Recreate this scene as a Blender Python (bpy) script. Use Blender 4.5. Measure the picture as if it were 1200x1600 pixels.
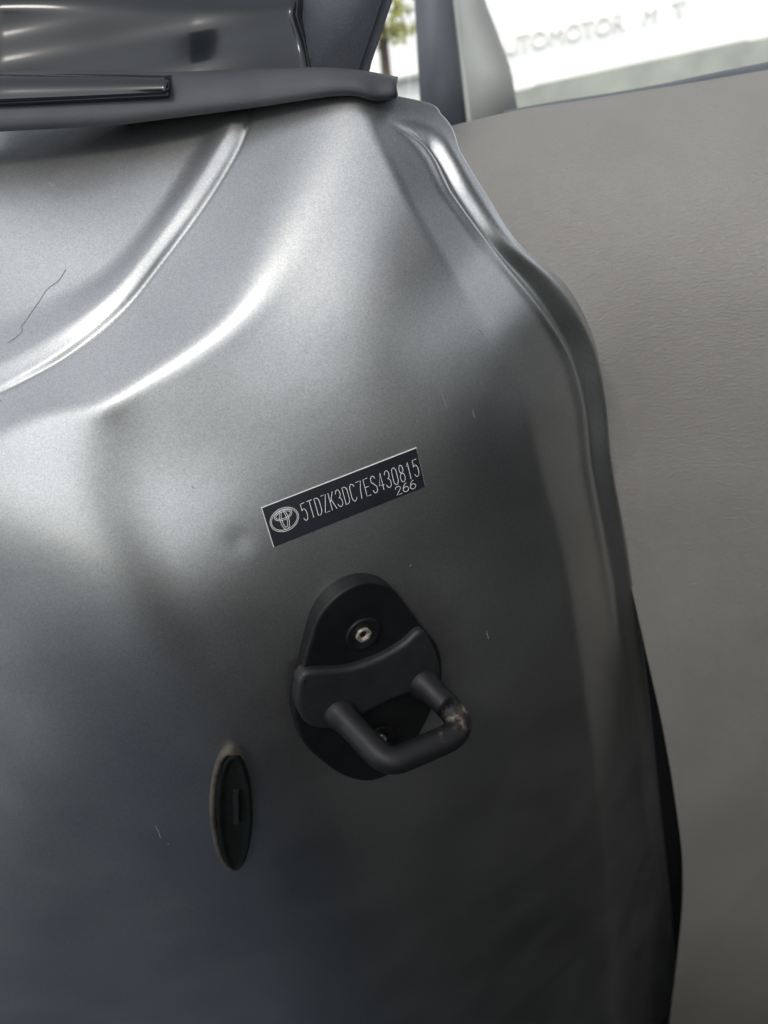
import bpy, bmesh, math, random
import numpy as np
from mathutils import Vector, Matrix

random.seed(7)
scene = bpy.context.scene
for o in list(bpy.data.objects):
    bpy.data.objects.remove(o)

# ------------------------------------------------------------------ camera
FPX = 1200.0                       # focal length in photo pixels (1200 x 1600)
CAM = np.array([0.0, 0.0, 1.25])
PITCH, ROLL = math.radians(-30), math.radians(12)
F = np.array([0, math.cos(PITCH), math.sin(PITCH)])
R0 = np.array([1.0, 0, 0])
U0 = np.array([0, -math.sin(PITCH), math.cos(PITCH)])
R = math.cos(ROLL) * R0 - math.sin(ROLL) * U0
U = math.sin(ROLL) * R0 + math.cos(ROLL) * U0
cd = bpy.data.cameras.new('camera')
cam = bpy.data.objects.new('camera', cd)
scene.collection.objects.link(cam)
m = Matrix(((R[0], U[0], -F[0], CAM[0]), (R[1], U[1], -F[1], CAM[1]), (R[2], U[2], -F[2], CAM[2]), (0, 0, 0, 1)))
cam.matrix_world = m
cd.sensor_fit = 'HORIZONTAL'; cd.sensor_width = 36; cd.lens = 36
cd.clip_start = 0.01; cd.clip_end = 500
cd.dof.use_dof = True; cd.dof.focus_distance = 0.325; cd.dof.aperture_fstop = 13
scene.camera = cam

# ------------------------------------------------------------------ world, light, exposure
SUN_EL, SUN_AZ = math.radians(50), math.radians(199)
w = bpy.data.worlds.new('World'); scene.world = w; w.use_nodes = True
nt = w.node_tree; bg = nt.nodes['Background']
sky = nt.nodes.new('ShaderNodeTexSky'); sky.sky_type = 'NISHITA'; sky.sun_disc = False
sky.sun_elevation = SUN_EL; sky.sun_rotation = SUN_AZ
sky.air_density = 1.0; sky.dust_density = 1.3; sky.ozone_density = 1.0; sky.altitude = 0
hs = nt.nodes.new('ShaderNodeHueSaturation'); hs.inputs['Saturation'].default_value = 0.28   # thin cloud: a paler sky all over
nt.links.new(sky.outputs[0], hs.inputs['Color']); nt.links.new(hs.outputs[0], bg.inputs[0]); bg.inputs[1].default_value = 0.15
sd = bpy.data.lights.new('sun', 'SUN'); sd.energy = 0.5; sd.angle = math.radians(12); sd.color = (1, 0.95, 0.88)
sun = bpy.data.objects.new('sun', sd); scene.collection.objects.link(sun)
sdir = Vector((math.sin(SUN_AZ) * math.cos(SUN_EL), math.cos(SUN_AZ) * math.cos(SUN_EL), math.sin(SUN_EL)))
sun.rotation_euler = sdir.to_track_quat('Z', 'Y').to_euler()
scene.view_settings.view_transform = 'Standard'; scene.view_settings.look = 'None'
scene.view_settings.gamma = 1.0; scene.view_settings.use_curve_mapping = False
scene.view_settings.exposure = 0.95

# ------------------------------------------------------------------ helpers
C = scene.collection
def ray(px, py):
    """direction of unit depth through photo pixel (vectorised)"""
    px = np.asarray(px, float); py = np.asarray(py, float)
    u = (px - 600) / FPX; v = (800 - py) / FPX
    return F + u[..., None] * R + v[..., None] * U
def at(px, py, Z):
    return CAM + ray(px, py) * np.asarray(Z, float)[..., None]
def mesh_obj(name, verts, faces, mat, parent=None, smooth=True):
    me = bpy.data.meshes.new(name)
    me.from_pydata([tuple(v) for v in verts], [], [tuple(int(i) for i in f) for f in faces])
    me.update()
    if smooth:
        me.polygons.foreach_set('use_smooth', [True] * len(me.polygons))
    if mat: me.materials.append(mat)
    o = bpy.data.objects.new(name, me); C.objects.link(o)
    if parent: o.parent = parent
    return o
def grid_faces(nr, nc):
    i = np.arange(nr - 1)[:, None] * nc + np.arange(nc - 1)[None, :]
    # row 0 = top of picture; winding faces the camera
    return np.stack([i, i + nc, i + nc + 1, i + 1], -1).reshape(-1, 4)
def grid_obj(name, P, mat, parent=None):
    nr, nc = P.shape[:2]
    return mesh_obj(name, P.reshape(-1, 3), grid_faces(nr, nc), mat, parent)
def tag(o, label=None, cat=None, group=None, kind=None):
    if label: o['label'] = label
    if cat: o['category'] = cat
    if group: o['group'] = group
    if kind: o['kind'] = kind
    return o
def empty(name, loc, parent=None):
    o = bpy.data.objects.new(name, None); C.objects.link(o); o.location = loc
    o.empty_display_size = 0.05
    if parent: o.parent = parent
    return o
def smooth01(x):
    x = np.clip(x, 0, 1); return x * x * (3 - 2 * x)
def spl(pts, x, axis=0):
    """monotone-ish cubic (Catmull) interpolation of the other coordinate along axis"""
    p = np.array(pts, float); t = p[:, axis]; v = p[:, 1 - axis]
    x = np.asarray(x, float)
    d = np.gradient(v, t)
    k = np.clip(np.searchsorted(t, x) - 1, 0, len(t) - 2)
    h = t[k + 1] - t[k]; s = np.clip((x - t[k]) / h, -0.5 , 1.5)
    a = (2 * s**3 - 3 * s**2 + 1) * v[k] + (s**3 - 2 * s**2 + s) * h * d[k] + (-2 * s**3 + 3 * s**2) * v[k + 1] + (s**3 - s**2) * h * d[k + 1]
    lin = np.where(x < t[0], v[0] + (x - t[0]) * d[0], np.where(x > t[-1], v[-1] + (x - t[-1]) * d[-1], a))
    return lin
def dense(pts, n=12):
    p = np.array(pts, float); out = []
    q = np.vstack([2 * p[0] - p[1], p, 2 * p[-1] - p[-2]])
    for i in range(1, len(q) - 2):
        for s in np.linspace(0, 1, n, endpoint=False):
            out.append(0.5 * (2 * q[i] + (q[i+1] - q[i-1]) * s + (2*q[i-1] - 5*q[i] + 4*q[i+1] - q[i+2]) * s*s + (3*q[i] - q[i-1] - 3*q[i+1] + q[i+2]) * s**3))
    out.append(p[-1]); return np.array(out)
def sdist(px, py, pts):
    """signed distance to a polyline (positive = right-hand / below when it runs left to right... cross > 0), and arc position 0..1"""
    p = np.array(pts, float); best = np.full(px.shape, 1e9); sg = np.zeros(px.shape); arc = np.zeros(px.shape)
    L = np.concatenate([[0], np.cumsum(np.hypot(*(p[1:] - p[:-1]).T))])
    for i in range(len(p) - 1):
        a, b = p[i], p[i + 1]; e = b - a; l2 = e @ e
        tt = np.clip(((px - a[0]) * e[0] + (py - a[1]) * e[1]) / l2, 0, 1)
        dx = px - a[0] - tt * e[0]; dy = py - a[1] - tt * e[1]
        dd = np.hypot(dx, dy); s = np.sign(e[0] * (py - a[1]) - e[1] * (px - a[0]))
        mk = dd < best - 1e-9
        best = np.where(mk, dd, best); sg = np.where(mk, s, sg); arc = np.where(mk, (L[i] + tt * (L[i+1] - L[i])) / L[-1], arc)
    return best * sg, arc
def shep(px, py, ctr, power=3.0):
    c = np.array(ctr, float); num = 0; den = 0
    for x, y, a, b in c:
        wgt = 1.0 / (((px - x)**2 + (py - y)**2 + 900.0) ** (power / 2))
        num = num + wgt[..., None] * np.array([a, b]); den = den + wgt
    return num / den[..., None]
def nvec(ab):
    a = np.radians(ab[..., 0]); b = np.radians(ab[..., 1])
    return np.stack([np.sin(a) * np.cos(b), -np.cos(a) * np.cos(b), np.sin(b)], -1)
def gauss_blur(A, k):
    x = np.arange(-3 * k, 3 * k + 1); g = np.exp(-0.5 * (x / k)**2); g /= g.sum()
    for ax in (0, 1):
        pad = [(0, 0)] * A.ndim; pad[ax] = (3 * k, 3 * k)
        B = np.pad(A, pad, mode='edge')
        A = sum(g[i] * np.take(B, np.arange(i, i + A.shape[ax]), axis=ax) for i in range(len(g)))
    return A
def integrate(N, px, py, step):
    """least-squares surface (log depth) whose normals are N, on a regular grid of directions"""
    d = ray(px, py); nd = np.minimum((N * d).sum(-1), -0.16)
    p = -(N @ R) / nd / FPX * step             # d lnZ per grid column
    q = (N @ U) / nd / FPX * step              # per grid row (row runs down)
    nr, nc = px.shape
    gx = 0.5 * (p[:, 1:] + p[:, :-1]); gy = 0.5 * (q[1:] + q[:-1])
    div = np.zeros((nr, nc))
    div[:, :-1] += gx; div[:, 1:] -= gx; div[:-1] += gy; div[1:] -= gy
    def dctm(n):
        k = np.arange(n)[:, None]; i = np.arange(n)[None, :]
        M = np.cos(np.pi * k * (2 * i + 1) / (2 * n)) * math.sqrt(2.0 / n); M[0] /= math.sqrt(2); return M
    A, B = dctm(nr), dctm(nc)
    H = A @ div @ B.T
    ev = (2 * np.cos(np.pi * np.arange(nr) / nr) - 2)[:, None] + (2 * np.cos(np.pi * np.arange(nc) / nc) - 2)[None, :]
    ev[0, 0] = 1; H = H / ev; H[0, 0] = 0
    return A.T @ H @ B
class Field:
    """log-depth grid sampled with Catmull-Rom"""
    def __init__(s, x0, y0, step, G): s.x0, s.y0, s.step, s.G = x0, y0, step, G
    def __call__(s, px, py):
        fx = (np.asarray(px, float) - s.x0) / s.step; fy = (np.asarray(py, float) - s.y0) / s.step
        nr, nc = s.G.shape
        fx = np.clip(fx, 1, nc - 3.001); fy = np.clip(fy, 1, nr - 3.001)
        ix = fx.astype(int); iy = fy.astype(int); tx = fx - ix; ty = fy - iy
        def wts(t): return [(-t + 2*t*t - t**3) / 2, (2 - 5*t*t + 3*t**3) / 2, (t + 4*t*t - 3*t**3) / 2, (-t*t + t**3) / 2]
        wx, wy = wts(tx), wts(ty); out = 0
        for j in range(4):
            for i in range(4):
                out = out + wy[j] * wx[i] * s.G[iy + j - 1, ix + i - 1]
        return out

# ------------------------------------------------------------------ materials
def new_mat(name):
    mt = bpy.data.materials.new(name); mt.use_nodes = True
    return mt, mt.node_tree, mt.node_tree.nodes['Principled BSDF']
def noise(nt, scale, detail=3, rough=0.5, vec=None):
    n = nt.nodes.new('ShaderNodeTexNoise'); n.inputs['Scale'].default_value = scale
    n.inputs['Detail'].default_value = detail; n.inputs['Roughness'].default_value = rough
    if vec: nt.links.new(vec, n.inputs['Vector'])
    return n
def coords(nt, scale=(1, 1, 1), rot=(0, 0, 0)):
    t = nt.nodes.new('ShaderNodeTexCoord'); mp = nt.nodes.new('ShaderNodeMapping')
    mp.inputs['Scale'].default_value = scale; mp.inputs['Rotation'].default_value = rot
    nt.links.new(t.outputs['Object'], mp.inputs['Vector']); return mp.outputs[0]
def ramp(nt, fac, stops):
    r = nt.nodes.new('ShaderNodeValToRGB'); e = r.color_ramp.elements
    while len(e) > 1: e.remove(e[-1])
    e[0].position = stops[0][0]; e[0].color = (*stops[0][1], 1)
    for p, c in stops[1:]:
        k = e.new(p); k.color = (*c, 1)
    nt.links.new(fac, r.inputs[0]); return r
def bump(nt, height, strength, dist, b):
    bn = nt.nodes.new('ShaderNodeBump'); bn.inputs['Strength'].default_value = strength; bn.inputs['Distance'].default_value = dist
    nt.links.new(height, bn.inputs['Height']); nt.links.new(bn.outputs[0], b.inputs['Normal']); return bn
def simple(name, col, rough=0.5, metal=0.0, var=0.15, scale=40, bumpd=0.0, bscale=400, coat=0.0):
    mt, nt, b = new_mat(name)
    v = coords(nt); n = noise(nt, scale, 4, 0.6, v)
    lo = tuple(c * (1 - var) for c in col); hi = tuple(min(1, c * (1 + var)) for c in col)
    r = ramp(nt, n.outputs[0], [(0.3, lo), (0.7, hi)])
    nt.links.new(r.outputs[0], b.inputs['Base Color'])
    b.inputs['Roughness'].default_value = rough; b.inputs['Metallic'].default_value = metal
    b.inputs['Coat Weight'].default_value = coat; b.inputs['Coat Roughness'].default_value = 0.05
    if bumpd:
        n2 = noise(nt, bscale, 3, 0.6, v); bump(nt, n2.outputs[0], 0.6, bumpd, b)
    return mt

def paint_mat():
    mt, nt, b = new_mat('silver_paint')
    v = coords(nt)
    fl = nt.nodes.new('ShaderNodeTexVoronoi'); fl.inputs['Scale'].default_value = 2600; nt.links.new(v, fl.inputs['Vector'])
    big = noise(nt, 9, 4, 0.6, v)
    r = ramp(nt, big.outputs[0], [(0.3, (0.455, 0.460, 0.447)), (0.7, (0.505, 0.508, 0.495))])
    sep = nt.nodes.new('ShaderNodeSeparateColor'); nt.links.new(fl.outputs['Color'], sep.inputs[0])
    fr = ramp(nt, sep.outputs[0], [(0.0, (0.82, 0.82, 0.82)), (1.0, (1.12, 1.12, 1.12))])
    mx = nt.nodes.new('ShaderNodeMix'); mx.data_type = 'RGBA'; mx.blend_type = 'MULTIPLY'; mx.inputs[0].default_value = 1
    nt.links.new(r.outputs[0], mx.inputs[6]); nt.links.new(fr.outputs[0], mx.inputs[7])
    # thin road dust: fine pale specks
    ds = noise(nt, 900, 2, 0.7, v); dr = ramp(nt, ds.outputs[0], [(0.64, (0, 0, 0)), (0.74, (1, 1, 1))])
    dm = noise(nt, 14, 3, 0.6, v); dmr = ramp(nt, dm.outputs[0], [(0.45, (0, 0, 0)), (0.75, (0.5, 0.5, 0.5))])
    mul = nt.nodes.new('ShaderNodeMath'); mul.operation = 'MULTIPLY'
    nt.links.new(dr.outputs[0], mul.inputs[0]); nt.links.new(dmr.outputs[0], mul.inputs[1])
    mx2 = nt.nodes.new('ShaderNodeMix'); mx2.data_type = 'RGBA'
    nt.links.new(mul.outputs[0], mx2.inputs[0]); nt.links.new(mx.outputs[2], mx2.inputs[6]); mx2.inputs[7].default_value = (0.45, 0.43, 0.38, 1)
    # greasy dirt gathered round the latch
    vd = nt.nodes.new('ShaderNodeVectorMath'); vd.operation = 'DISTANCE'; vd.name = 'grease'
    tc = nt.nodes.new('ShaderNodeTexCoord'); nt.links.new(tc.outputs['Object'], vd.inputs[0])
    gn = noise(nt, 60, 4, 0.65, v); gm = nt.nodes.new('ShaderNodeMath'); gm.operation = 'MULTIPLY_ADD'
    nt.links.new(gn.outputs[0], gm.inputs[0]); gm.inputs[1].default_value = 0.03; nt.links.new(vd.outputs['Value'], gm.inputs[2])
    gr = ramp(nt, gm.outputs[0], [(0.045, (0.55,) * 3), (0.075, (0, 0, 0))])
    mx3 = nt.nodes.new('ShaderNodeMix'); mx3.data_type = 'RGBA'; nt.links.new(gr.outputs[0], mx3.inputs[0])
    nt.links.new(mx2.outputs[2], mx3.inputs[6]); mx3.inputs[7].default_value = (0.16, 0.135, 0.11, 1)
    nt.links.new(mx3.outputs[2], b.inputs['Base Color'])
    b.inputs['Metallic'].default_value = 0.98
    rr = ramp(nt, dm.outputs[0], [(0.3, (0.35,) * 3), (0.75, (0.45,) * 3)]); nt.links.new(rr.outputs[0], b.inputs['Roughness'])
    b.distribution = 'GGX'
    b.inputs['Coat Weight'].default_value = 0.3; b.inputs['Coat Roughness'].default_value = 0.16
    op = noise(nt, 160, 2, 0.5, v); bump(nt, op.outputs[0], 0.25, 0.0002, b)
    return mt
M = {}
M['paint'] = paint_mat()
M['rubber'] = simple('black_rubber', (0.040, 0.042, 0.048), 0.62, 0, 0.2, 30, 0.0002, 900)
M['gloss_black'] = simple('gloss_black', (0.012, 0.013, 0.015), 0.08, 0, 0.2, 10)
M['glass_black'] = simple('tinted_glass', (0.014, 0.016, 0.017), 0.12, 0, 0.1, 10); M['glass_black'].node_tree.nodes['Principled BSDF'].inputs['Specular IOR Level'].default_value = 0.35
M['black_cloth'] = simple('charcoal_trim', (0.05, 0.055, 0.068), 0.7, 0, 0.2, 30, 0.0003, 900)
M['striker_black'] = simple('striker_black', (0.006, 0.0064, 0.007), 0.5, 0.0, 0.4, 120, 0.0003, 500)
M['bolt'] = simple('bolt_steel', (0.42, 0.38, 0.31), 0.5, 0.7, 0.5, 500, 0.0004, 600)
M['label_black'] = simple('label_black', (0.012, 0.014, 0.019), 0.4, 0, 0.2, 60)
M['label_white'] = simple('label_silver', (0.72, 0.72, 0.70), 0.5, 0.0, 0.12, 400)
M['boss_black'] = simple('boss_black', (0.013, 0.014, 0.015), 0.55, 0.0, 0.35, 120, 0.0003, 500)
M['striker_black'].node_tree.nodes['Principled BSDF'].inputs['Specular IOR Level'].default_value = 0.3
M['plug'] = simple('plug_rubber', (0.008, 0.010, 0.009), 0.85, 0, 0.3, 150, 0.0002, 600)
M['plug'].node_tree.nodes['Principled BSDF'].inputs['Specular IOR Level'].default_value = 0.1
M['plug_dusty'] = simple('dusty_rubber', (0.075, 0.063, 0.047), 0.8, 0, 0.45, 160, 0.0004, 500)
M['unseen_seat'] = simple('seat_cloth', (0.10, 0.10, 0.092), 0.85, 0, 0.15, 60, 0.001, 400)
M['door_black'] = simple('door_black', (0.018, 0.018, 0.02), 0.8, 0, 0.2, 40)
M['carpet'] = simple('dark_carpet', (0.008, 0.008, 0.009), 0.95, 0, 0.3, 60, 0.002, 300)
M['ground'] = simple('concrete_ground', (0.014, 0.025, 0.042), 0.9, 0, 0.25, 3, 0.003, 60)
M['wall'] = simple('pale_wall', (0.94, 0.93, 0.89), 0.9, 0, 0.04, 2)
M['dark_band'] = simple('wall_base', (0.38, 0.39, 0.34), 0.9, 0, 0.15, 3)
M['sign_washed_out'] = simple('sign_letters', (0.87, 0.83, 0.78), 0.7, 0, 0.08, 5)  # letters lightened to imitate overexposure washing them out
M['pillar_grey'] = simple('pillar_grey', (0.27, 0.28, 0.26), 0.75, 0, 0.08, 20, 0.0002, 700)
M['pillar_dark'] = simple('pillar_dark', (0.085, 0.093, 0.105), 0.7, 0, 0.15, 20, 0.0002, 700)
def vinyl_mat():
    mt, nt, b = new_mat('grey_vinyl')
    v = coords(nt, (1, 1, 1))
    r = ramp(nt, noise(nt, 12, 3, 0.6, v).outputs[0], [(0.3, (0.222, 0.213, 0.192)), (0.7, (0.252, 0.243, 0.220))])
    nt.links.new(r.outputs[0], b.inputs['Base Color']); b.inputs['Roughness'].default_value = 0.5
    v2 = coords(nt, (140, 140, 480), (0.0, 0.15, 0.0))
    n = noise(nt, 2.2, 3, 0.55, v2); n.inputs['Distortion'].default_value = 1.2
    bump(nt, n.outputs[0], 0.7, 0.0009, b)
    return mt
M['vinyl'] = vinyl_mat()
def loop_mat():
    mt, nt, b = new_mat('worn_loop')
    v = coords(nt); t = nt.nodes.new('ShaderNodeTexCoord')
    at_ = nt.nodes.new('ShaderNodeAttribute'); at_.attribute_name = 'wear'
    n = noise(nt, 190, 4, 0.7, v)
    ad = nt.nodes.new('ShaderNodeMath'); ad.operation = 'MULTIPLY_ADD'
    nt.links.new(n.outputs[0], ad.inputs[0]); ad.inputs[1].default_value = 0.9; nt.links.new(at_.outputs['Fac'], ad.inputs[2])
    r = ramp(nt, ad.outputs[0], [(0.0, (0.008, 0.0085, 0.0095)), (0.76, (0.009, 0.009, 0.010)), (0.86, (0.060, 0.042, 0.032)), (1.02, (0.34, 0.31, 0.27))])
    nt.links.new(r.outputs[0], b.inputs['Base Color'])
    r2 = ramp(nt, ad.outputs[0], [(0.85, (0, 0, 0)), (1.0, (0.8,) * 3)]); nt.links.new(r2.outputs[0], b.inputs['Metallic'])
    b.inputs['Roughness'].default_value = 0.5; b.inputs['Specular IOR Level'].default_value = 0.35
    bump(nt, n.outputs[0], 0.4, 0.0004, b)
    return mt
M['loop'] = loop_mat()
def glass_mat():
    mt, nt, b = new_mat('clear_glass')
    b.inputs['Base Color'].default_value = (0.95, 0.98, 0.96, 1); b.inputs['Roughness'].default_value = 0.0
    b.inputs['Transmission Weight'].default_value = 1.0; b.inputs['IOR'].default_value = 1.02
    return mt
M['glass'] = glass_mat()

# ------------------------------------------------------------------ setting
GZ = -0.42                          # street level below the raised camera
g = mesh_obj('ground', [(-60, -60, GZ), (60, -60, GZ), (60, 60, GZ), (-60, 60, GZ)], [(0, 1, 2, 3)], M['ground'], None, False)
tag(g, kind='structure')

car = empty('car', (0.0, 0.35, GZ))
tag(car, 'silver metallic car seen close up at its open door pillar', 'car')
car_loc = np.array([0.0, 0.35, GZ])
def part(o):
    """parent under the car, keeping world coordinates"""
    o.parent = car; o.matrix_parent_inverse = Matrix.Translation(Vector(-car_loc)); return o

# ------------------------------------------------------------------ pillar panel: normals -> surface
RIDGE = dense([(-300, 790), (-120, 730), (-20, 690), (60, 655), (150, 640), (230, 595), (310, 545), (385, 480), (430, 400), (470, 310), (520, 225), (560, 150), (590, 60)], 6)
RIDGE_W = [(0, 20), (0.25, 19), (0.45, 20), (0.6, 28), (0.72, 60), (0.85, 75), (1, 50)]
CREASE = dense([(-60, 640), (20, 710), (110, 790), (210, 870), (310, 960), (385, 1060), (430, 1180), (460, 1320), (490, 1500), (500, 1800)], 6)
F0 = [(575, 120), (567, 160), (580, 200), (608, 255), (650, 335), (700, 420), (780, 555), (812, 630), (838, 730), (873, 857), (907, 1049), (935, 1263), (952, 1403), (965, 1600), (975, 1800)]
F1 = [(590, 120), (592, 160), (625, 195), (655, 218), (710, 305), (780, 400), (845, 480), (890, 550), (912, 620), (925, 728), (946, 846), (974, 1015), (996, 1160), (1017, 1290), (1036, 1400), (1052, 1600), (1060, 1800)]
F2 = [(596, 120), (600, 147), (625, 151), (662, 159), (690, 180), (720, 240), (760, 305), (815, 385), (875, 437), (920, 512), (941, 600), (955, 728), (971, 812), (993, 942), (1010, 1066), (1028, 1234), (1043, 1380), (1058, 1600), (1066, 1800)]
f0 = lambda y: spl([(b, a) for a, b in F0], y)
f1 = lambda y: spl([(b, a) for a, b in F1], y)
f2 = lambda y: spl([(b, a) for a, b in F2], y)

UPPER = [(250, 490, -36, 43), (100, 600, -34, 44), (-50, 640, -30, 44), (340, 390, -46, 36), (420, 300, -50, 30), (450, 240, -50, 30), (500, 170, -46, 32), (370, 260, -38, 40),
         (150, 300, -5, 58), (0, 280, -12, 54), (250, 240, -6, 55), (30, 430, -20, 38), (-60, 440, -22, 36), (150, 420, -18, 46), (0, 520, -20, 40), (0, 200, 4, 56), (300, 190, -4, 52)]
LOWER = [(530, 780, 17, 9), (530, 700, 14, 11), (400, 650, 12, 3), (250, 690, 10, 2), (130, 690, 8, 2), (330, 640, 12, 0), (560, 520, 2, 13), (460, 450, -10, 22), (440, 550, 2, 11), (530, 390, -6, 24), (540, 290, -6, 27), (560, 200, -4, 30),
         (650, 520, 28, 8), (630, 390, 14, 20), (720, 600, 33, -2), (760, 700, 33, -5), (800, 800, 33, -5), (850, 900, 31, -5), (600, 1000, 21, 0), (450, 900, 16, 5), (600, 1400, 24, -8), (800, 1200, 28, -8),
         (800, 1550, 28, -10), (420, 1000, 16, -1), (600, 1700, 24, -10), (300, 800, 12, 8), (500, 620, 10, 9), (620, 650, 19, 10)]
LEFT = [(0, 760, -20, 15), (-60, 850, -26, 11), (0, 900, -28, 7), (100, 850, -24, 6), (200, 950, -22, 7), (290, 990, -12, 6), (150, 1050, -27, 2), (0, 1150, -28, 2), (-80, 1300, -24, 0), (300, 1100, -20, 0),
        (100, 1350, 4, -8), (300, 1300, -4, -8), (370, 1270, -6, -8), (100, 1550, 8, -14), (300, 1500, 10, -13), (-80, 1600, 8, -14)]
ST = 5
gx = np.arange(-140, 1160, ST); gy = np.arange(40, 1800, ST)
PX, PY = np.meshgrid(gx.astype(float), gy.astype(float))
def panel_normals(PX, PY):
    up, lo, le = shep(PX, PY, UPPER), shep(PX, PY, LOWER), shep(PX, PY, LEFT)
    dc, _ = sdist(PX, PY, CREASE)                      # crease runs down-right: + = left/below
    tl = smooth01(0.5 + dc / 230.0)[..., None]
    low = gauss_blur(nvec(lo), 7) * (1 - tl) + gauss_blur(nvec(le), 7) * tl
    low = gauss_blur(low, 4)
    dr, ar = sdist(PX, PY, RIDGE)                      # ridge runs to the right and up: + = below
    wd = np.interp(ar, [k[0] for k in RIDGE_W], [k[1] for k in RIDGE_W])
    tr = smooth01(0.5 - dr / (2 * wd))[..., None]
    N = low * (1 - tr) + gauss_blur(nvec(up), 5) * tr
    # flange strip turns towards the cabin
    st = shep(PX, PY, [(620, 240, 24, 38), (700, 360, 30, 36), (760, 460, 38, 27), (820, 570, 46, 14), (870, 700, 50, 4), (920, 950, 48, -3), (970, 1300, 46, -6), (1000, 1600, 46, -8)])
    q = smooth01(0.5 + (PX - f0(PY)) / 26.0)[..., None] * smooth01((PY - 150) / 40)[..., None]
    N = N * (1 - q) + nvec(st) * q
    return N / np.linalg.norm(N, axis=-1, keepdims=True)
NN = panel_normals(PX, PY)
lz = integrate(NN, PX, PY, ST)
panel_ln = Field(gx[0], gy[0], ST, lz)
LZ0 = math.log(0.325) - float(panel_ln(np.array([540.]), np.array([780.]))[0])
def panel_Z(px, py): return np.exp(panel_ln(px, py) + LZ0)
def panel_frame(px, py):
    """point and outward normal of the bare pillar surface under a photo pixel"""
    e = 4.0; px = np.asarray(px, float); py = np.asarray(py, float)
    P = at(px, py, panel_Z(px, py))
    a = at(px + e, py, panel_Z(px + e, py)) - at(px - e, py, panel_Z(px - e, py))
    b = at(px, py + e, panel_Z(px, py + e)) - at(px, py - e, panel_Z(px, py - e))
    n = np.cross(b, a); n = n / np.linalg.norm(n, axis=-1, keepdims=True)
    return P, n

SEAM = dense([(400, 150), (378, 212), (352, 262), (312, 325), (255, 402), (190, 482), (110, 548), (30, 596), (-60, 640), (-160, 690)], 6)
def panel_relief(px, py):
    h = np.zeros(px.shape)
    # rounded sealer bead left of the seam and the sharp seam itself
    d, arc = sdist(px, py, SEAM)                       # runs down-left: + = right/below? handled by sign below
    d = -d                                             # + = lower right of the seam
    wid = 30 + 22 * smooth01((arc - 0.35) / 0.4)
    xb = np.clip((d + 2 * wid) / (2 * wid), 0, 1)
    h += np.where(d < 0, 0.0024 * smooth01(xb / 0.72) * (1 - 0.75 * smooth01((xb - 0.68) / 0.32)) * smooth01(-d / 6.0), 0) * smooth01(arc / 0.08)
    h -= 0.0015 * np.exp(-((d - 1) / 3.0)**2) * (1 - smooth01((arc - 0.62) / 0.25))
    # flange groove and bead
    a, b, c = f0(py), f1(py), f2(py)
    q = (px - b) / np.maximum(c - b, 6)
    fade = smooth01((py - 185) / 45)
    h -= fade * 0.0032 * np.exp(-((q - 0.26) / 0.20)**2)
    h += fade * (0.0005 + 0.0030 * smooth01((py - 300) / 300)) * np.exp(-((q - 0.72) / 0.22)**2)
    h += fade * 0.0011 * np.exp(-((px - b + 7) / 8.0)**2)
    # shallow pressed dimple left of the label
    h -= 0.0003 * np.exp(-(((px - 372) / 20)**2 + ((py - 845) / 20)**2))
    return h
rows = np.concatenate([np.arange(128, 145, 4), np.arange(145, 200, 1.0), np.arange(200, 1720, 2.5)])
ncol = 440
cols = []
for y in rows:
    b, c = float(f1(y)), float(f2(y))
    main = np.linspace(-110, b - 14, ncol)
    fl = np.linspace(b - 14, c, 44)[1:]
    cols.append(np.concatenate([main, fl]))
QX = np.array(cols); QY = np.repeat(rows[:, None], QX.shape[1], 1)
P, n = panel_frame(QX, QY)
P = P + n * panel_relief(QX, QY)[..., None]
# rolled edge: the flange turns back behind itself
tx = P[:, -1] - P[:, -3]; tx /= np.linalg.norm(tx, axis=-1, keepdims=True)
nb = n[:, -1]; rad = 0.0016
ext = []
for k in range(1, 9):
    th = min(k, 6) / 6 * math.pi * 0.95
    ext.append(P[:, -1] + tx * rad * math.sin(th) - nb * rad * (1 - math.cos(th)) - (nb * 0.012 * (k - 6) if k > 6 else 0))
P = np.concatenate([P, np.stack(ext, 1)], 1)
panel = part(grid_obj('pillar_panel', P, M['paint']))
tag(panel, 'silver metallic door pillar panel with a dirty ridge and folded flange')
print('panel Z', [(x, y, round(float(panel_Z(np.array([float(x)]), np.array([float(y)]))[0]), 3)) for x, y in ((0, 200), (300, 180), (560, 160), (0, 600), (540, 780), (0, 1200), (360, 1270), (580, 1080), (900, 1000), (700, 300), (600, 1550), (0, 1550))])

def strokes_obj(name, strokes, mapf, width, mat, parent, zoff):
    """flat ribbons following poly-strokes laid on a surface through mapf(u, v, lift)"""
    V, Fc = [], []
    for s in strokes:
        s = np.array(s, float)
        closed = np.allclose(s[0], s[-1]) and len(s) > 3
        for i in range(len(s)):
            a = s[i - 1] if i > 0 else (s[-2] if closed else s[i])
            b = s[i + 1] if i < len(s) - 1 else (s[1] if closed else s[i])
            t = b - a; t = t / (np.linalg.norm(t) + 1e-9); nn = np.array([-t[1], t[0]]) * width / 2
            ex = np.zeros(2)
            if not closed and i == 0: ex = -t * width * 0.4
            if not closed and i == len(s) - 1: ex = t * width * 0.4
            V.append(mapf(*(s[i] + nn + ex), zoff)); V.append(mapf(*(s[i] - nn + ex), zoff))
            if i:
                k = len(V); Fc.append((k - 4, k - 3, k - 1, k - 2))
    return V, Fc

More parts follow.
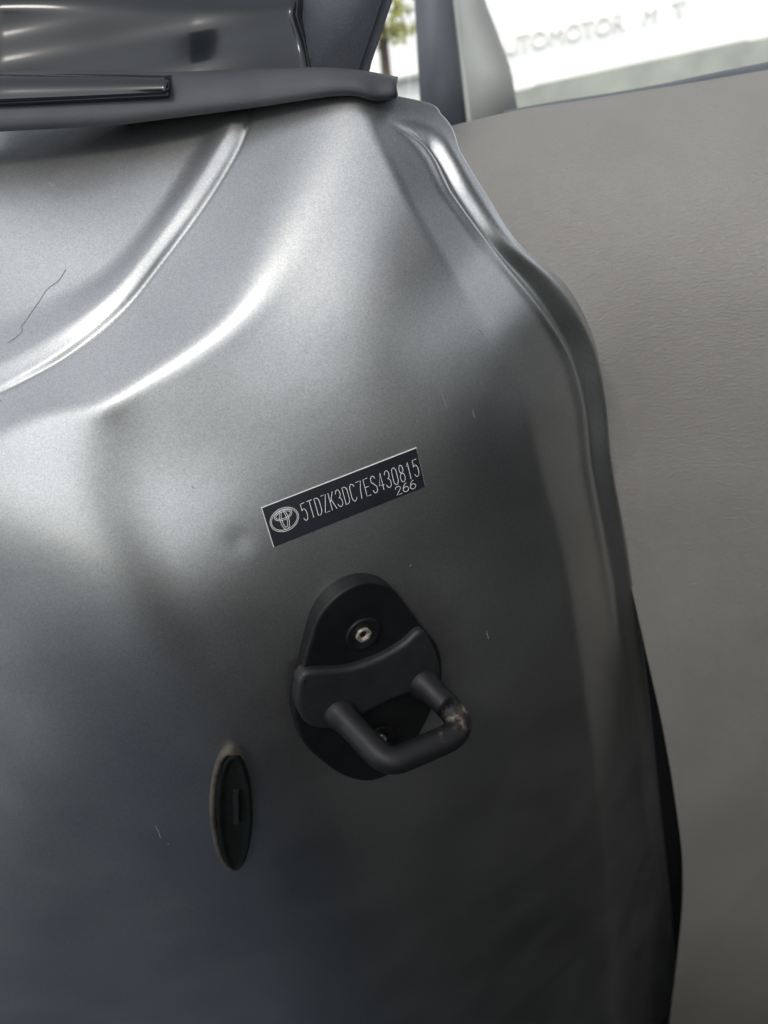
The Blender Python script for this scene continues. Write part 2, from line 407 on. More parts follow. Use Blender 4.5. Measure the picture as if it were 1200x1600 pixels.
# ------------------------------------------------------------------ label on the pillar
LC = np.array([(408, 793), (650, 699), (664, 760), (427, 855)], float)   # TL TR BR BL
def label_px(a, b): return (1 - a) * (1 - b) * LC[0] + a * (1 - b) * LC[1] + a * b * LC[2] + (1 - a) * b * LC[3]
def label_map(a, b, lift):
    p = label_px(a, b); P_, n_ = panel_frame(np.array([p[0]]), np.array([p[1]]))
    return P_[0] + n_[0] * lift
na, nbb = 40, 10
def slab(name, mapf, a0, a1, b0, b1, z0, z1, mat, na=40, nb=10):
    V = []; Fc = []
    A = np.linspace(a0, a1, na); B = np.linspace(b0, b1, nb)
    for b in B:
        for a in A: V.append(mapf(a, b, z1))
    Fc += [tuple(f) for f in grid_faces(nb, na)]
    ring = [(i, 0) for i in range(na)] + [(na - 1, j) for j in range(1, nb)] + [(i, nb - 1) for i in range(na - 2, -1, -1)] + [(0, j) for j in range(nb - 2, 0, -1)]
    base = len(V)
    for i, j in ring: V.append(mapf(A[i], B[j], z0))
    for k in range(len(ring)):
        k2 = (k + 1) % len(ring); i, j = ring[k]; i2, j2 = ring[k2]
        Fc.append((j * na + i, j2 * na + i2, base + k2, base + k))
    return mesh_obj(name, V, Fc, mat, None, False)
plate_white = part(slab('identification_label', label_map, 0, 1, 0, 1, -0.0002, 0.00045, M['label_white']))
tag(plate_white, 'small black vehicle number label above the door striker')
def wavy_map(a, b, lift):
    p = b
    if b > 0.9: p = b - 0.005 * (0.5 + 0.5 * math.sin(a * 41) * math.sin(a * 97 + 1)) 
    return label_map(a, p, lift)
face = slab('label_face', wavy_map, 0.004, 0.998, 0.014, 0.998, 0.0003, 0.00062, M['label_black'], 80, 10)
def under(o, p):
    o.parent = p; o.matrix_parent_inverse = (Matrix.Translation(Vector(car_loc)) if p.parent is car and p.type == 'EMPTY' else Matrix.Identity(4)); return o
face.parent = plate_white

def arc(cx, cy, rx, ry, a0, a1, n=14):
    return [(cx + rx * math.cos(math.radians(t)), cy + ry * math.sin(math.radians(t))) for t in np.linspace(a0, a1, n)]
# single-line letters, cell 0..1 wide, 0 (top)..1 (bottom)
GL = {
 '5': [[(0.9, 0), (0.12, 0), (0.1, 0.40)] + arc(0.46, 0.66, 0.46, 0.34, 225, 450, 16)[1:] + arc(0.46, 0.8, 0.42, 0.2, 90, 170, 6)],
 'T': [[(0, 0), (1, 0)], [(0.5, 0), (0.5, 1)]],
 'D': [[(0.05, 0), (0.05, 1), (0.4, 1)] + arc(0.4, 0.72, 0.55, 0.28, 90, 0, 8) + arc(0.4, 0.28, 0.55, 0.28, 0, -90, 8) + [(0.05, 0)]],
 'Z': [[(0.02, 0), (0.98, 0), (0.02, 1), (0.98, 1)]],
 'K': [[(0.05, 0), (0.05, 1)], [(0.95, 0), (0.05, 0.58)], [(0.35, 0.4), (1.0, 1)]],
 '3': [arc(0.46, 0.24, 0.44, 0.24, 190, 450, 14) + arc(0.46, 0.74, 0.5, 0.26, -90, 165, 16)],
 'C': [arc(0.52, 0.27, 0.48, 0.27, -20, -180, 10) + arc(0.52, 0.73, 0.48, 0.27, 180, 20, 10)],
 '7': [[(0.02, 0), (0.98, 0), (0.6, 0.45), (0.42, 1)]],
 'E': [[(0.95, 0), (0.08, 0), (0.08, 1), (0.95, 1)], [(0.08, 0.48), (0.8, 0.48)]],
 'S': [arc(0.5, 0.25, 0.45, 0.25, -20, -200, 12) + [(0.5, 0.48)] + arc(0.5, 0.74, 0.46, 0.26, -20, 165, 14)],
 '4': [[(0.7, 1), (0.7, 0), (0.02, 0.72), (1.0, 0.72)]],
 '0': [arc(0.5, 0.28, 0.46, 0.28, -180, 0, 12) + arc(0.5, 0.72, 0.46, 0.28, 0, 180, 12) + [(0.04, 0.28)]],
 '8': [arc(0.5, 0.24, 0.38, 0.24, 90, 450, 18), arc(0.5, 0.74, 0.46, 0.26, -90, 270, 18)],
 '1': [[(0.2, 0.2), (0.55, 0), (0.55, 1)]],
 '2': [arc(0.48, 0.27, 0.44, 0.27, 185, 375, 10) + [(0.05, 1), (0.97, 1)]],
 '6': [[(0.75, 0.0), (0.45, 0.06), (0.15, 0.35), (0.04, 0.68)] + arc(0.5, 0.70, 0.46, 0.30, 180, -180, 20)],
}
LW, LH = 259.0, 65.0                   # label size in its own units
def lab(u, v, lift): return label_map(u / LW, v / LH, lift)
def text_strokes(txt, a_first, a_last, b0, b1, cw):
    out = []
    for i, ch in enumerate(txt):
        ac = a_first + (a_last - a_first) * i / (len(txt) - 1)
        for s in GL[ch]:
            out.append([((ac + (x - 0.5) * cw) * LW, (b0 + (b1 - b0) * y) * LH) for x, y in s])
    return out
for nm, args, wd in (('number_lettering', ('5TDZK3DC7ES430815', 0.243, 0.967, 0.255, 0.675, 0.031), 0.95), ('code_lettering', ('266', 0.832, 0.925, 0.725, 0.925, 0.037), 1.0)):
    V, Fc = strokes_obj(nm, text_strokes(*args), lab, wd, None, None, 0.00085)
    o = mesh_obj(nm, V, Fc, M['label_white'], plate_white, False)
def ell(cx, cy, rx, ry, n=48): return arc(cx, cy, rx, ry, 0, 360, n)
ex, ey, erx, ery = 0.113 * LW, 0.46 * LH, 23.4, 18.0
em = [ell(ex, ey, erx, ery), ell(ex, ey, erx * 0.91, ery * 0.87)]
em += [ell(ex, ey - ery * 0.40, erx * 0.62, ery * 0.42), ell(ex, ey - ery * 0.40, erx * 0.52, ery * 0.29)]
em += [ell(ex, ey + ery * 0.02, erx * 0.30, ery * 0.86), ell(ex, ey + ery * 0.0, erx * 0.17, ery * 0.70)]
V, Fc = strokes_obj('emblem', em, lab, 0.85, None, None, 0.00085)
mesh_obj('emblem', V, Fc, M['label_white'], plate_white, False)

# ------------------------------------------------------------------ cracks in the sealer, lint and chips on the paint
def surf(x, y, lift):
    x_ = np.array([float(x)]); y_ = np.array([float(y)]); P_, n_ = panel_frame(x_, y_)
    return P_[0] + n_[0] * (panel_relief(x_, y_)[0] + lift)
def ribbon(name, strokes, width, mat, lift):
    V, Fc = strokes_obj(name, [dense(st_, 5) if len(st_) > 2 else st_ for st_ in strokes], surf, width, None, None, lift)
    return mesh_obj(name, V, Fc, mat, panel, False)
M['crack'] = simple('crack_dark', (0.17, 0.17, 0.165), 0.9, 0, 0.3, 300)
M['lint'] = simple('lint_pale', (0.22, 0.22, 0.21), 0.9, 0, 0.2, 300)
ribbon('crack', [[(103, 421), (92, 438), (74, 452), (62, 470), (50, 488), (40, 505), (36, 511), (38, 518), (32, 527), (18, 538)]], 0.9, M['crack'], 0.00012)
tag(ribbon('paint_chips', [[(688, 610), (692, 622), (698, 637)], [(749, 516), (755, 523)], [(668, 632), (671, 648)], [(76, 285), (82, 290), (88, 289)], [(243, 1290), (248, 1300), (251, 1309)], [(262, 1318), (264, 1319)],
    [(760, 985), (763, 998)], [(738, 640), (741, 652)], [(572, 795), (575, 799)], [(210, 625), (213, 622)], [(0, 625), (3, 628)], [(640, 885), (643, 882)], [(300, 760), (304, 763)], [(560, 905), (562, 908)]], 1.3, M['lint'], 0.00010), kind='stuff')

# ------------------------------------------------------------------ striker
P0, n0 = panel_frame(np.array([575.]), np.array([1070.])); P0 = P0[0]; NS = n0[0]
def on(px, py, h):
    """point on the plane h metres in front of the pillar surface at the striker"""
    d = ray(np.array(float(px)), np.array(float(py))); o = P0 + NS * h
    return CAM + d * ((o - CAM) @ NS) / (d @ NS)
M['paint'].node_tree.nodes['grease'].inputs[1].default_value = tuple(P0)
down = on(595, 1150, 0) - on(570, 990, 0); down /= np.linalg.norm(down)
side = np.cross(down, NS)
if side @ R < 0: side = -side
def loc(px, py, h):
    v = on(px, py, h) - P0; return v @ side, v @ down
print('striker normal', NS, 'bolt spacing', np.linalg.norm(on(592, 1156, .005) - on(568, 993, .005)), 'feet', np.linalg.norm(on(519, 1102, .008) - on(651, 1056, .008)))
for H in (0.03, 0.036, 0.042): print(H, np.linalg.norm(on(606, 1196, H) - on(722, 1140, H)), loc(606, 1196, H), loc(722, 1140, H), loc(519, 1102, .006), loc(651, 1056, .006))
def P3(s, t, h): return P0 + side * s + down * t + NS * h
striker = part(empty('striker', (0, 0, 0)))
striker.matrix_parent_inverse = Matrix.Identity(4); striker.location = Vector(P0 - car_loc)
tag(striker, 'black door striker with two bolts and a worn bent loop')
def sub(o, e=striker, base=P0):
    o.parent = e; o.matrix_parent_inverse = Matrix.Translation(Vector(-base)); return o
def prism(name, outline, h0, h1, bev, mat):
    """outline in (s, t) metres, rounded top edge"""
    o = np.array(outline); c = o.mean(0); V = []; Fc = []; nO = len(o)
    def off(k):
        t = np.roll(o, -1, 0) - np.roll(o, 1, 0); t /= np.linalg.norm(t, axis=1, keepdims=True)
        nn = np.stack([t[:, 1], -t[:, 0]], 1)
        if ((nn * (o - c)).sum(1)).mean() > 0: nn = -nn
        return o + nn * k
    layers = [(o, h0)] + [(off(bev * (1 - math.cos(x))), h1 - bev * (1 - math.sin(x))) for x in np.linspace(0, math.pi / 2, 5)] + [(off(bev * 1.25), h1)]
    for l, h in layers:
        V += [P3(s, t, h) for s, t in l]
    for k in range(len(layers) - 1):
        for i in range(nO):
            j = (i + 1) % nO; Fc.append((k * nO + i, k * nO + j, (k + 1) * nO + j, (k + 1) * nO + i))
    Fc.append(tuple(range((len(layers) - 1) * nO, len(layers) * nO)))
    ob = mesh_obj(name, V, Fc, mat, None, True)
    bm = bmesh.new(); bm.from_mesh(ob.data); bmesh.ops.recalc_face_normals(bm, faces=bm.faces); bm.to_mesh(ob.data); bm.free()
    return ob
OUT = [(469, 1048), (480, 1008), (496, 962), (522, 930), (553, 911), (580, 906), (606, 914), (628, 936), (657, 976), (685, 1014), (688, 1070), (668, 1118), (646, 1160), (618, 1200), (580, 1218), (540, 1212), (504, 1189), (474, 1160), (460, 1120), (459, 1085)]
outl = dense([loc(x, y, 0.004) for x, y in OUT + OUT[:1]], 5)[:-1]
sub(prism('base_plate', outl, -0.004, 0.0055, 0.0016, M['striker_black']))
BAND = [(466, 1060), (482, 1047), (540, 1043), (572, 1034), (602, 1021), (630, 1004), (656, 983), (672, 1000), (684, 1030), (686, 1062), (668, 1080), (640, 1082), (606, 1094), (560, 1118), (520, 1136), (482, 1132), (464, 1104)]
bandl = dense([loc(x, y, 0.008) for x, y in BAND + BAND[:1]], 5)[:-1]
sub(prism('raised_boss', bandl, 0.003, 0.0095, 0.0022, M['boss_black']))
def disc(name, px, py, h, prof, mat, seg=28, six=False):
    s0, t0 = loc(px, py, h); V = []; Fc = []
    for r_, hh in prof:
        for k in range(seg):
            th = 2 * math.pi * k / seg
            rr = r_ * (1 + (0.06 * math.cos(6 * th) if six else 0))
            V.append(P3(s0 + rr * math.cos(th), t0 + rr * math.sin(th), h + hh))
    for i in range(len(prof) - 1):
        for k in range(seg):
            j = (k + 1) % seg; Fc.append((i * seg + k, i * seg + j, (i + 1) * seg + j, (i + 1) * seg + k))
    Fc.append(tuple(range((len(prof) - 1) * seg, len(prof) * seg)))
    ob = mesh_obj(name, V, Fc, mat, None, True)
    bm = bmesh.new(); bm.from_mesh(ob.data); bmesh.ops.recalc_face_normals(bm, faces=bm.faces); bm.to_mesh(ob.data); bm.free()
    return sub(ob)
mm = 0.001
for bx_, by_ in ((567, 990), (592, 1156)):
    disc('bolt_flange', bx_, by_, 0.0055, [(8.6*mm, -1*mm), (8.6*mm, 0.9*mm), (8.0*mm, 1.3*mm), (7.0*mm, 1.2*mm), (5.2*mm, -0.6*mm + 1.2*mm), (4.4*mm, 0.2*mm)], M['striker_black'], 32)
    disc('bolt', bx_ + 1, by_ + 2, 0.0062, [(3.7*mm, -1*mm), (3.7*mm, 0.5*mm), (3.2*mm, 0.9*mm), (2.2*mm, 0.5*mm), (1.6*mm, -0.6*mm), (0.4*mm, -0.8*mm)], M['bolt'], 24, True)
# bent loop
HL = 0.037
pathpx = [(519, 1102, 0.004), (606, 1194, HL), (735, 1139, HL), (651, 1056, 0.004)]
A, B, Cc, D = [np.array(on(*p)) for p in pathpx]
def fillet(p, q, r, rad, n=9):
    a = (p - q) / np.linalg.norm(p - q); b = (r - q) / np.linalg.norm(r - q)
    ang = math.acos(np.clip(a @ b, -1, 1)); dd = rad / math.tan(ang / 2)
    t0, t1 = q + a * dd, q + b * dd; out = []
    for s in np.linspace(0, 1, n): out.append((1 - s)**2 * t0 + 2 * s * (1 - s) * q + s * s * t1)
    return out
path = [A + (B - A) * s for s in np.linspace(0, 0.6, 8)] + fillet(A, B, Cc, 0.011) + fillet(B, Cc, D, 0.011) + [Cc + (D - Cc) * s for s in np.linspace(0.4, 1, 8)]
path = np.array(path)
V = []; Fc = []; W = []; seg = 20; prev = None
for i in range(len(path)):
    t = path[min(i + 1, len(path) - 1)] - path[max(i - 1, 0)]; t /= np.linalg.norm(t)
    e1 = np.cross(t, down if prev is None else prev); 
    if prev is None: e1 = np.cross(t, down)
    else: e1 = prev - t * (prev @ t)
    e1 /= np.linalg.norm(e1); prev = e1; e2 = np.cross(t, e1)
    sfoot = min(np.linalg.norm(path[i] - A), np.linalg.norm(path[i] - D))
    rr = 0.0064 + 0.0016 * math.exp(-((sfoot - 0.006) / 0.0035)**2) + (0.0012 if sfoot < 0.006 else 0)
    wv = 0.33 * math.exp(-(np.linalg.norm(path[i] - (Cc + (D - Cc) * 0.16)) / 0.011)**2) + 0.21 * math.exp(-(np.linalg.norm(path[i] - (B * .4 + Cc * .6)) / 0.014)**2)
    for k in range(seg):
        th = 2 * math.pi * k / seg
        o_ = e1 * math.cos(th) + e2 * math.sin(th)
        V.append(path[i] + o_ * rr); W.append(wv * (0.55 + 0.45 * max(0, o_[2] + 0.3)))
    if i:
        b0 = (i - 1) * seg; b1 = i * seg
        for k in range(seg):
            j = (k + 1) % seg; Fc.append((b0 + k, b0 + j, b1 + j, b1 + k))
lo_ = mesh_obj('loop', V, Fc, M['loop'], None, True)
bm = bmesh.new(); bm.from_mesh(lo_.data); bmesh.ops.recalc_face_normals(bm, faces=bm.faces); bm.to_mesh(lo_.data); bm.free()
at_ = lo_.data.attributes.new('wear', 'FLOAT', 'POINT'); at_.data.foreach_set('value', W)
sub(lo_)

# ------------------------------------------------------------------ rubber plug
PP, pn = panel_frame(np.array([362.]), np.array([1268.])); PP = PP[0]; pn = pn[0]
def onp(px, py, h):
    d = ray(np.array(float(px)), np.array(float(py))); o = PP + pn * h
    return CAM + d * ((o - CAM) @ pn) / (d @ pn)
pd = onp(362, 1350, 0) - onp(358, 1180, 0); pd /= np.linalg.norm(pd); ps = np.cross(pd, pn)
if ps @ R < 0: ps = -ps
aS = abs((onp(394, 1270, 0) - onp(326, 1270, 0)) @ ps) / 2; aT = abs((onp(362, 1362, 0) - onp(360, 1176, 0)) @ pd) / 2
print('plug half sizes', aS, aT)
plug = part(empty('rubber_plug', (0, 0, 0))); plug.matrix_parent_inverse = Matrix.Identity(4); plug.location = Vector(PP - car_loc)
tag(plug, 'dusty oval rubber plug with a slot, below the striker')
def oval(name, prof, mat, ds=0, dt=0, seg=48, cap=True):
    V = []; Fc = []
    for kx, hh in prof:
        for k in range(seg):
            th = 2 * math.pi * k / seg
            V.append(PP + ps * (ds + aS * kx * math.cos(th)) + pd * (dt + aT * (1 - (1 - kx) * aS / aT * 1.25) * math.sin(th)) + pn * hh)
    for i in range(len(prof) - 1):
        for k in range(seg):
            j = (k + 1) % seg; Fc.append((i * seg + k, i * seg + j, (i + 1) * seg + j, (i + 1) * seg + k))
    if cap: Fc.append(tuple(range((len(prof) - 1) * seg, len(prof) * seg)))
    ob = mesh_obj(name, V, Fc, mat, None, True)
    bm = bmesh.new(); bm.from_mesh(ob.data); bmesh.ops.recalc_face_normals(bm, faces=bm.faces); bm.to_mesh(ob.data); bm.free()
    return sub(ob, plug, PP)
oval('rim', [(1.0, -0.002), (1.0, 0.0010), (0.95, 0.0024), (0.86, 0.0030), (0.74, 0.0026), (0.70, 0.0)], M['plug_dusty'], cap=False)
oval('cup', [(0.82, 0.0010), (0.80, 0.0034), (0.74, 0.0040), (0.60, 0.0038), (0.52, 0.0028), (0.3, 0.0027)], M['plug'], ds=0.16 * aS)
def bar(name, s0, s1, t0, t1, h0, h1, mat):
    V = [PP + ps * a + pd * b + pn * h for h in (h0, h1) for a, b in ((s0, t0), (s1, t0), (s1, t1), (s0, t1))]
    ob = mesh_obj(name, V, [(4, 5, 6, 7), (0, 1, 5, 4), (1, 2, 6, 5), (2, 3, 7, 6), (3, 0, 4, 7)], mat, None, False)
    bm = bmesh.new(); bm.from_mesh(ob.data); bmesh.ops.recalc_face_normals(bm, faces=bm.faces); bm.to_mesh(ob.data); bm.free()
    return sub(ob, plug, PP)
bar('tab', 0.12 * aS, 0.36 * aS, -0.44 * aT, 0.08 * aT, 0.001, 0.0044, M['boss_black'])

# ------------------------------------------------------------------ interior trim (vinyl) on the cabin side
TP = [(900, 165, -8, 70), (1150, 145, -12, 68), (760, 205, -4, 66), (1000, 215, -8, 56), (1180, 215, -12, 54), (1000, 290, -10, 38), (1180, 330, -16, 36), (850, 350, -8, 28), (1000, 430, -12, 18), (1180, 520, -20, 15), (950, 600, 10, 5), (1050, 650, -12, 4),
      (1180, 700, -22, 6), (1010, 850, 10, -2), (1080, 900, -10, -2), (1180, 900, -30, 0), (1080, 1100, 2, -9), (1195, 1100, -20, -5), (1090, 1350, 9, -12), (1195, 1350, -14, -8), (1080, 1580, 9, -13), (1195, 1580, -14, -9), (980, 1100, 6, -6)]
tx_ = np.arange(660, 1330, ST); ty_ = np.arange(70, 1800, ST)
TX, TY = np.meshgrid(tx_.astype(float), ty_.astype(float))
tn = nvec(shep(TX, TY, TP)); tn = gauss_blur(tn, 6); tn /= np.linalg.norm(tn, axis=-1, keepdims=True)
tlz = integrate(tn, TX, TY, ST); tf = Field(tx_[0], ty_[0], ST, tlz)
TL0 = math.log(0.445) - float(tf(np.array([1000.]), np.array([700.]))[0])
SILL = [(640, 215), (700, 198), (760, 183), (810, 172), (900, 158), (1000, 142), (1100, 126), (1200, 109), (1330, 88)]
LEFTE = [(560, 60), (620, 200), (700, 330), (780, 450), (890, 560), (945, 680), (972, 850), (1005, 1000), (1038, 1150), (1058, 1270), (1066, 1340), (1067, 1390), (1058, 1500), (1046, 1600), (1030, 1750)]
sillf = lambda x: spl(SILL, x); leftf = lambda y: spl([(b, a) for a, b in LEFTE], y)
tt = np.concatenate([np.linspace(0, 0.04, 12)[:-1], np.linspace(0.04, 1, 170)])
uu = np.concatenate([np.linspace(0, 0.06, 10)[:-1], np.linspace(0.06, 1, 110)])
GX = np.zeros((len(tt), len(uu))); GY = np.zeros_like(GX)
for i, t in enumerate(tt):
    # iterate the row: x from the left edge, y measured down from the sill
    x = np.full(len(uu), 1000.0); y = np.full(len(uu), 700.0)
    for _ in range(12):
        y = sillf(x) + t * (1720 - sillf(x)); x = leftf(y) + uu * (1310 - leftf(y))
    GX[i], GY[i] = x, y
TZ = np.exp(tf(GX, GY) + TL0) * (1 + 0.015 * smooth01(1 - (GX - leftf(GY)) / 60) ** 1.5 * (1 - smooth01((GY - 700) / 700)))
TPt = at(GX, GY, TZ)
# the sill rolls over and runs back; the left edge turns inwards
roll = []
for k in range(1, 8):
    roll.append(TPt[0] + np.array([0.0, 1.0, 0.0]) * 0.006 * k * k * 0.6 + np.array([0, 0, 1.0]) * (-0.0009 * k * k))
TPt = np.concatenate([np.stack(roll[::-1], 0), TPt], 0)
inn = []
for k in range(1, 7):
    inn.append(TPt[:, 0] + np.array([0.12, 0.98, 0.0]) * 0.006 * k + R * (0.003 * k))
TPt = np.concatenate([np.stack(inn[::-1], 1), TPt], 1)
trim = part(grid_obj('interior_trim', TPt, M['vinyl']))
tag(trim, 'grey grained vinyl trim panel below the window, beyond the pillar flange')
print('trim Z', [(x, y, round(float(np.exp(tf(np.array([float(x)]), np.array([float(y)])) + TL0)[0]), 3)) for x, y in ((720, 200), (1000, 145), (1200, 110), (1200, 700), (1060, 1350), (1100, 1590), (900, 600))])

# dark sheet added behind the flange and trim gap, standing in for shade
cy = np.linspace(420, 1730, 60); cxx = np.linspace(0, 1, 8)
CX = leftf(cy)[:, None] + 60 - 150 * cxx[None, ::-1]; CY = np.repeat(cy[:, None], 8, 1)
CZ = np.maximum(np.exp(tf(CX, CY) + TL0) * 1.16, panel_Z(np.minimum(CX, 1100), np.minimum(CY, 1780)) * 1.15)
part(grid_obj('gap_shade_sheet', at(CX, CY, CZ), M['carpet']))
def strip(name, topc, botc, x0, x1, nx, zf, mat, thick=0.02, bulge=0.002, shelf=0.0, nprof=9):
    """a long moulding between an upper and a lower picture curve: rounded face, returned top and bottom"""
    X = np.linspace(x0, x1, nx); P = []
    yt, yb = spl(topc, X), spl(botc, X)
    for k in range(nprof):
        s = k / (nprof - 1); y = yt + (yb - yt) * s
        z = zf(X) - bulge * math.sin(math.pi * min(max(s, 0), 1))**0.6
        P.append(at(X, y, z))
    back = np.array([0.15, 0.95, 0.0])
    P = [P[0] + back * thick * f for f in (1, 0.5, 0.12)] + [P[0] + (P[1] - P[0]) * 0.15 + back * thick * 0.02] + P[1:-1] + [P[-1] + back * thick * 0.03 , P[-1] + back * thick * 0.3, P[-1] + back * thick]
    P = np.stack(P, 0)
    cen0, cen1 = P[:, 0].mean(0), P[:, -1].mean(0)
    P = np.concatenate([np.repeat(cen0[None, None], P.shape[0], 0), P, np.repeat(cen1[None, None], P.shape[0], 0)], 1)
    return grid_obj(name, P, mat)

# ------------------------------------------------------------------ belt seal above the pillar
pz = lambda x, y: panel_Z(np.asarray(x, float), np.asarray(y, float))
STOP = [(-120, 112), (0, 112), (150, 113), (260, 114), (330, 111), (420, 108), (500, 107), (560, 112), (600, 119), (616, 122)]
SBOT = [(-120, 214), (0, 206), (100, 201), (180, 196), (260, 186), (340, 176), (420, 165), (480, 156), (530, 150), (560, 151), (580, 157), (605, 157), (622, 153)]
zpan = lambda x: pz(np.clip(x, -60, 590), spl(SBOT, x))
zs = lambda x: np.interp(x, [-120, 150, 350, 540, 622], [0, 1, 2, 3, 4]) * 0 + zpan(x) - np.interp(x, [-120, 0, 300, 540, 580, 622], [0.030, 0.028, 0.016, 0.004, 0.004, 0.004])
seal = part(strip('belt_seal', STOP, SBOT, -110, 619, 90, zs, M['rubber'], 0.024, 0.003))
tag(seal, 'matt black rubber belt seal over the silver pillar')
ITOP = [(-120, 117), (0, 116), (150, 116), (262, 118)]; IBOT = [(-120, 170), (0, 165), (130, 159), (262, 152)]
zi = lambda x: zs(x) - 0.005
ins = part(strip('trim_strip', ITOP, IBOT, -110, 263, 40, zi, M['gloss_black'], 0.012, 0.003))
tag(ins, 'gloss black trim strip with a rounded end')
# black gloss cover above the seal
zg = lambda x: zs(x) + 0.022
gy_ = np.linspace(-520, 118, 120); gxx = np.linspace(-110, 506, 120)
GXX, GYY = np.meshgrid(gxx, gy_)
edge = spl([(-520, 440), (-120, 476), (0, 488), (20, 486), (60, 497), (108, 507)], GYY)
GXX = -110 + (GXX + 110) / 616 * (edge + 110)
zz = zg(np.clip(GXX, -110, 560)) + -0.00006 * (108 - GYY) + 0.020 * np.clip((GXX - edge + 34) / 34, 0, 1)**2 \
     + 0.0020 * np.sin(GXX / 95 + GYY / 40) * np.sin(GYY / 33 + 0.6) + 0.012 * np.clip((22 - GYY) / 60, 0, 1)**2
cov = part(grid_obj('window_cover', at(GXX, GYY, zz), M['glass_black']))
tag(cov, 'glossy black window pillar cover above the belt seal')
# dark upright behind the cover
def box_px(name, front, Z0, Z1, mat):
    """upright with a front outline given in photo pixels at depth Z0, extended back to depth Z1 along the car"""
    f = np.array(front, float); A = at(f[:, 0], f[:, 1], np.full(len(f), Z0)); 
    B = A + np.array([0.10, 0.99, 0.0]) * (Z1 - Z0); nV = len(f)
    Fc = [tuple(range(nV))] + [(i, (i + 1) % nV, nV + (i + 1) % nV, nV + i) for i in range(nV)] + [tuple(range(2 * nV - 1, nV - 1, -1))]
    ob = mesh_obj(name, np.concatenate([A, B]), Fc, mat, None, False)
    bm = bmesh.new(); bm.from_mesh(ob.data); bmesh.ops.recalc_face_normals(bm, faces=bm.faces)
    bmesh.ops.bevel(bm, geom=list(bm.edges), offset=0.004, segments=3, affect='EDGES', clamp_overlap=True); bm.to_mesh(ob.data); bm.free()
    ob.data.polygons.foreach_set('use_smooth', [True] * len(ob.data.polygons)); return part(ob)
Zp = float(zg(np.array([520.]))[0]) + 0.004
tag(box_px('window_pillar', [(440, -160), (668, -160), (612, 0), (592, 60), (574, 112), (560, 175), (440, 175)], Zp, Zp + 0.06, M['black_cloth']), 'charcoal upright of the window frame behind the gloss cover')
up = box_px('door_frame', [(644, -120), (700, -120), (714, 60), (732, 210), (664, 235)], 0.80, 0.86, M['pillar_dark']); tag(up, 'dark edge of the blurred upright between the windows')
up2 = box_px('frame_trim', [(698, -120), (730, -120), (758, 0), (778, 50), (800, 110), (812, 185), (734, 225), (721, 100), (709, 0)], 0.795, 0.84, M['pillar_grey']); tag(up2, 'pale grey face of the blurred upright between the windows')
# far window seal and pane
wz = lambda x: np.exp(tf(x, spl(SILL, x)) + TL0) + 0.05
fs = part(strip('window_seal', [(780, 178), (880, 160), (960, 148), (1050, 132), (1120, 117), (1200, 101), (1330, 74)], [(780, 192), (880, 176), (1000, 158), (1200, 128), (1330, 106)], 790, 1320, 50, wz, M['pillar_dark'], 0.02, 0.002))
tag(fs, 'thin grey window seal along the top of the vinyl trim')
V = at(np.array([640., 1330, 1330, 640]), np.array([250., 130, -160, -160]), np.array([0.95, 0.95, 1.0, 1.0]))
V = np.concatenate([V, V + np.array([0, 0.004, 0])])
pane = part(mesh_obj('window_pane', V, [(0, 1, 2, 3), (7, 6, 5, 4), (0, 4, 5, 1), (1, 5, 6, 2), (2, 6, 7, 3), (3, 7, 4, 0)], M['glass'], None, False))

# unseen car parts, added to shade the cabin and darken the reflections
def box(name, lo, hi, mat, rz=0.0, smooth=False):
    bm = bmesh.new(); bmesh.ops.create_cube(bm, size=1)
    for v in bm.verts: v.co = Vector([lo[i] + (v.co[i] + 0.5) * (hi[i] - lo[i]) for i in range(3)])
    bmesh.ops.bevel(bm, geom=list(bm.edges), offset=min(0.01, 0.2 * min(hi[i] - lo[i] for i in range(3))), segments=2, affect='EDGES')
    me = bpy.data.meshes.new(name); bm.to_mesh(me); bm.free(); me.materials.append(mat)
    o = bpy.data.objects.new(name, me); C.objects.link(o); return o
part(box('unseen_floor', (-0.02, -1.6, -0.36), (1.45, 1.2, -0.33), M['carpet']))  # added so the lower panel reflects something dark
part(box('unseen_roof', (0.37, -1.6, 1.62), (1.5, 0.50, 1.66), M['pillar_dark']))  # added to keep sky light off the trim
part(box('unseen_seat', (0.12, -0.60, -0.33), (0.72, -0.30, 1.10), M['unseen_seat']))  # added blocker behind the camera, also mirrored in the panel
part(box('unseen_headrest', (0.26, -0.56, 1.12), (0.58, -0.40, 1.38), M['unseen_seat']))
part(box('unseen_cushion', (0.12, -0.298, -0.33), (0.72, 0.15, 0.45), M['unseen_seat']))
for nm, lo_c, hi_c in (('unseen_door', (-0.02, -0.84, -0.30), (0.06, 0.0, 1.12)), ('unseen_door_window', (0.01, -0.84, 1.122), (0.03, 0.0, 1.56))):  # added to block sky light from reaching the trim
    dr = box(nm, lo_c, hi_c, M['door_black'] if nm == 'unseen_door' else M['glass_black'])
    dr.rotation_euler = (0, 0, math.radians(6)); dr.location = (-0.28, 0.0, 0); part(dr)
part(box('unseen_far_side', (1.45, -1.6, -0.36), (1.5, 1.6, 1.30), M['door_black']))  # added to close off side light from the cabin
part(box('unseen_firewall', (-0.05, -1.7, -0.36), (1.5, -1.605, 1.35), M['carpet']))  # added to block light from the front of the car

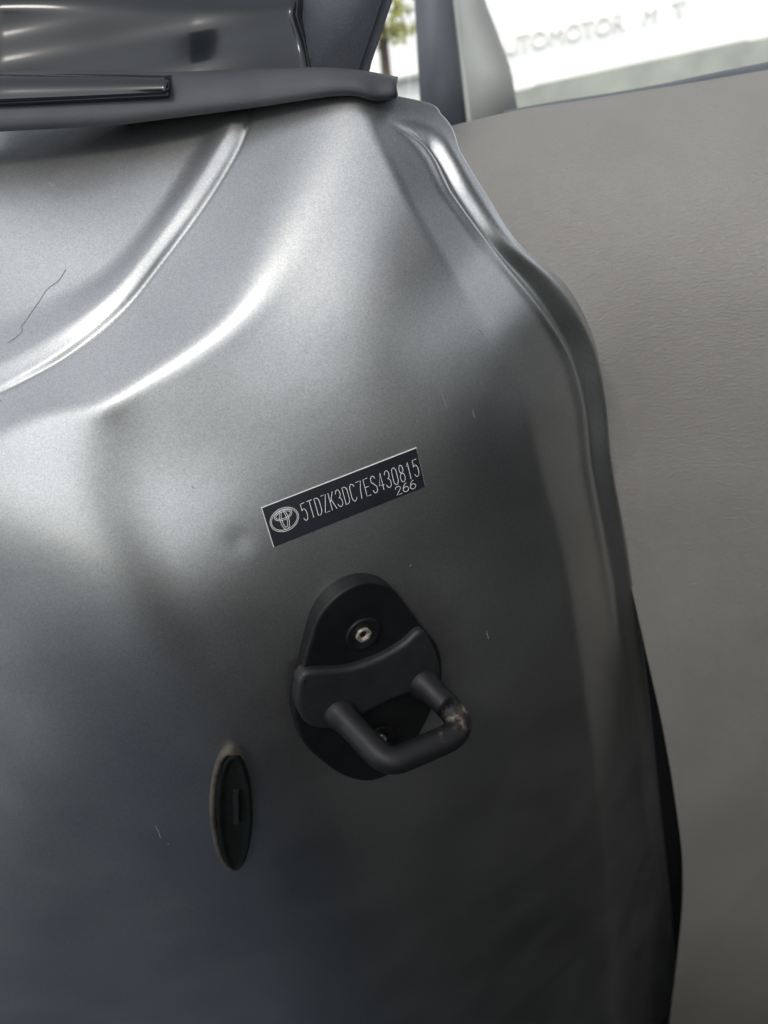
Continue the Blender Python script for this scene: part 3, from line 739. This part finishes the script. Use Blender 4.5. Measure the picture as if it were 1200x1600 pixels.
# ------------------------------------------------------------------ street seen through the windows
bl = empty('building', (1.0, 9.0, GZ)); tag(bl, 'pale overexposed building with reddish lettering paled to look overexposed seen through the window', 'building')
def bpart(o): o.parent = bl; o.matrix_parent_inverse = Matrix.Translation(Vector((-1.0, -9.0, -GZ))); return o
bpart(box('wall', (-6, 9.0, GZ), (12, 9.4, 4.0), M['wall']))
bpart(box('base_band', (-6, 8.9, GZ), (12, 8.98, 0.72), M['dark_band']))
bpart(box('ledge', (-6, 8.86, 1.02), (1.6, 8.98, 1.06), M['dark_band']))
def sign_text(txt, x, z, size):
    cu = bpy.data.curves.new('lettering', 'FONT'); cu.body = txt; cu.size = size; cu.extrude = 0.01
    tmp = bpy.data.objects.new('tmp_text', cu); C.objects.link(tmp); bpy.context.view_layer.update()
    me = bpy.data.meshes.new_from_object(tmp.evaluated_get(bpy.context.evaluated_depsgraph_get()))
    bpy.data.objects.remove(tmp); me.materials.clear(); me.materials.append(M['sign_washed_out'])
    o = bpy.data.objects.new('lettering', me); C.objects.link(o)
    o.parent = bl; o.location = (x - 1.0, 8.985 - 9.0, z - GZ); o.rotation_euler = (math.pi / 2, 0, 0); return o
sign_text('AUTOMOTOR', 2.02, 1.06, 0.22)
sign_text('M', 3.62, 1.06, 0.22)
sign_text('T', 3.95, 1.06, 0.22)
# small tree beside the building
tr = empty('tree', (0.72, 6.5, GZ)); tag(tr, 'yellow-green tree in the gap beside the charcoal window upright', 'tree')
M['bark'] = simple('bark', (0.10, 0.08, 0.06), 0.9, 0, 0.3, 20, 0.01, 40)
M['leaf'] = simple('leaf', (0.40, 0.40, 0.12), 0.6, 0, 0.35, 8)
V = []; Fc = []
for k in range(7):
    z = 1.9 * k / 6; r_ = 0.07 * (1 - 0.55 * k / 6)
    for q in range(10):
        V.append((r_ * math.cos(q * math.pi / 5) + 0.03 * math.sin(k), r_ * math.sin(q * math.pi / 5), z))
    if k:
        for q in range(10):
            Fc.append(((k - 1) * 10 + q, (k - 1) * 10 + (q + 1) % 10, k * 10 + (q + 1) % 10, k * 10 + q))
mesh_obj('trunk', V, Fc, M['bark'], tr)
V = []; Fc = []
for k in range(900):
    th = random.uniform(0, 2 * math.pi); rr = 0.62 * random.random() ** 0.5; zc = 2.35 + random.uniform(-0.6, 0.6)
    rr *= math.sqrt(max(0.05, 1 - ((zc - 2.35) / 0.65)**2)) * (0.75 + 0.25 * math.sin(5 * th + zc * 4))
    c = Vector((rr * math.cos(th), rr * math.sin(th), zc)); a = Vector((random.gauss(0, 1), random.gauss(0, 1), random.gauss(0, 1))).normalized()
    b = a.orthogonal().normalized(); l = random.uniform(0.03, 0.06)
    i0 = len(V); V += [tuple(c - a * l), tuple(c + b * l * 0.5), tuple(c + a * l), tuple(c - b * l * 0.5)]; Fc.append((i0, i0 + 1, i0 + 2, i0 + 3))
mesh_obj('crown', V, Fc, M['leaf'], tr, False)
